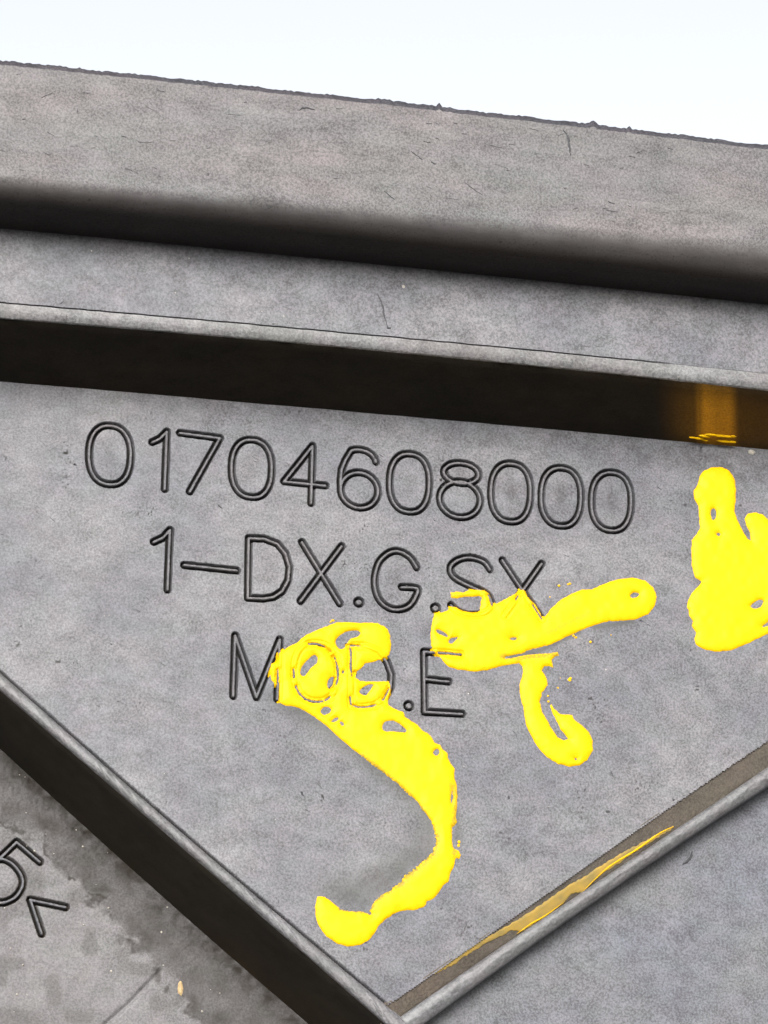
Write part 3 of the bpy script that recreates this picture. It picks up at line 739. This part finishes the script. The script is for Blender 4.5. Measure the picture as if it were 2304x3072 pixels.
scratch(v('b', (75, 1218), (95, 1222)), 4.0, Z_LEDGE+1, le)
scratch(v('c', (35, 318), (48, 322)), 3.5, 1, main)
scratch(v('c', (755, 522), (775, 540)), 4, 1, main)
scratch(v('h', (368, 520), (372, 540)), 3.6, 1, main)
scratch(v('h', (850, 600), (875, 603)), 4.5, 1, main)
scratch(v('h', (405, 752), (408, 770)), 2.2, 1, main)
scratch(v('h', (880, 400), (885, 425)), 2.2, 1, main)
scratch(v('h', (1183, 545), (1197, 543)), 4, 1, main)
scratch(v('h', (1283, 800), (1270, 835), (1235, 865)), 4.2, Z_SIDE+2, sd_)
scratch(v('g', (195, 330), (210, 355)), 3.5, 1, main)

def scuffs(n, fn, z, parent, ang, mat, wid=.9, ln=(10, 45)):
    Ps, qs, k = [], [], 0
    while len(Ps) < n:
        x, y = rng.random()*2304, rng.random()*3072
        if not fn(x, y): continue
        a = math.radians(ang+rng.normal()*14); L_ = ln[0]+(ln[1]-ln[0])*rng.random()**3; m = 6
        t = np.linspace(-.5, .5, m); bend = rng.normal()*.12*L_
        c = on([(x, y)], z)[0]
        ct = c+np.stack([t*L_*math.cos(a)-bend*t*t*math.sin(a), t*L_*math.sin(a)+bend*t*t*math.cos(a), t*0], 1)
        nn = np.array([-math.sin(a), math.cos(a), 0]); w_ = wid*(.4+.8*rng.random())*np.cos(t*math.pi*.93)
        Ps.append(np.concatenate([ct-nn*w_[:, None]-[0, 0, 1.2], ct+[0, 0, .9], ct+nn*w_[:, None]-[0, 0, 1.2]]))
        for r_ in range(2):
            for i in range(m-1): qs.append((k+r_*m+i, k+r_*m+i+1, k+(r_+1)*m+i+1, k+(r_+1)*m+i))
        k += 3*m
    return link_mesh('scuff_marks', np.concatenate(Ps), qs, mat, parent, None, kind='stuff')

def scatter(n, fn, z, lo_, hi_):
    out = []
    while len(out) < n:
        x, y = rng.random()*2304, rng.random()*3072
        if fn(x, y): r = lo_+(hi_-lo_)*rng.random()**2; out.append((x, y, r, r*(.6+.6*rng.random())))
    return out
gy_ = lambda x: np.interp(x, [p[0] for p in G], [p[1] for p in G]); jy_ = lambda x: np.interp(x, [p[0] for p in J], [p[1] for p in J])
onp = lambda x, y: y > np.interp(x, XF, Ff)+15 and (y < gy_(x)-15 if x < 1157 else y < jy_(x)-15)
drops('dust_specks', scatter(34, onp, 0, 1.2, 2.6), M_dust, main, None, hgt=2)
onl = lambda x, y: np.interp(x, XF, Cf)+12 < y < np.interp(x, XF, Ef)-6
drops('dust_specks', scatter(14, onl, 0, 1.2, 2.6)+[(*v('b', (147, 1050))[0], 5, 6.5), (*v('a', (380, 903))[0], 3, 3)], M_dust, le, None, zfun=Z_LEDGE, hgt=2)
onf = lambda x, y: np.interp(x, XF, A2f)+15 < y < np.interp(x, XF, Bf)-10
M_sc_pale = flat_mat('pale_scuff', (.125, .125, .13)); M_sc_dark = flat_mat('dark_scuff', (.04, .039, .042))
scuffs(70, onf, Z_FL+1.5, fl, -5, M_sc_pale); scuffs(16, onf, Z_FL+1.5, fl, -4, M_sc_dark)
scuffs(120, onp, 1.5, main, -30, M_sc_pale, .8, (6, 30)); scuffs(90, onp, 1.5, main, -28, M_sc_dark, .8, (5, 22))
scuffs(30, onl, Z_LEDGE+1.3, le, -6, M_sc_pale, .8, (6, 30)); scuffs(25, onl, Z_LEDGE+1.3, le, 30, M_sc_dark, .8, (5, 20))
ong = lambda x, y: y > np.interp(x, [p[0] for p in I], [p[1] for p in I])+15 if x < 1000 else False
drops('dust_specks', scatter(30, ong, 0, 1.5, 3.4), M_dust, low, None, zfun=Z_LOW+1, hgt=2.5)
drops('chip', [(*v('f', (767, 1508))[0], 9, 24)], M_chip, low, 'beige chip lying on the dirty lower panel', zfun=Z_LOW+1, kind=None, hgt=5)
drops('chip', [(*v('f', (405, 832))[0], 9, 7)], M_chip, low, 'small beige crumb by the dark wall', zfun=Z_LOW+1, kind=None, hgt=5)
drops('chip', [(*v('d', (1592, 215))[0], 13, 9)], M_dust, main, 'pale crumb under the ledge at right', zfun=1, kind=None, hgt=5)
for o in bpy.data.objects:
    if '_c' in o: del o['_c']
e_, f_ = on([(1152, 1050)], Z_LEDGE)[0], on([(1152, 1245)], 0)[0]
print('wall draft', e_, f_, 'flange', on([(1152, 602)], Z_FL)[0], on([(1152, 797)], Z_LEDGE)[0], 'low', on([(565, 2557)], 0)[0], on([(565, 2755)], Z_LOW)[0], 'ch', on([(1726, 2624)], 0)[0], on([(1726, 2687)], ZK)[0])
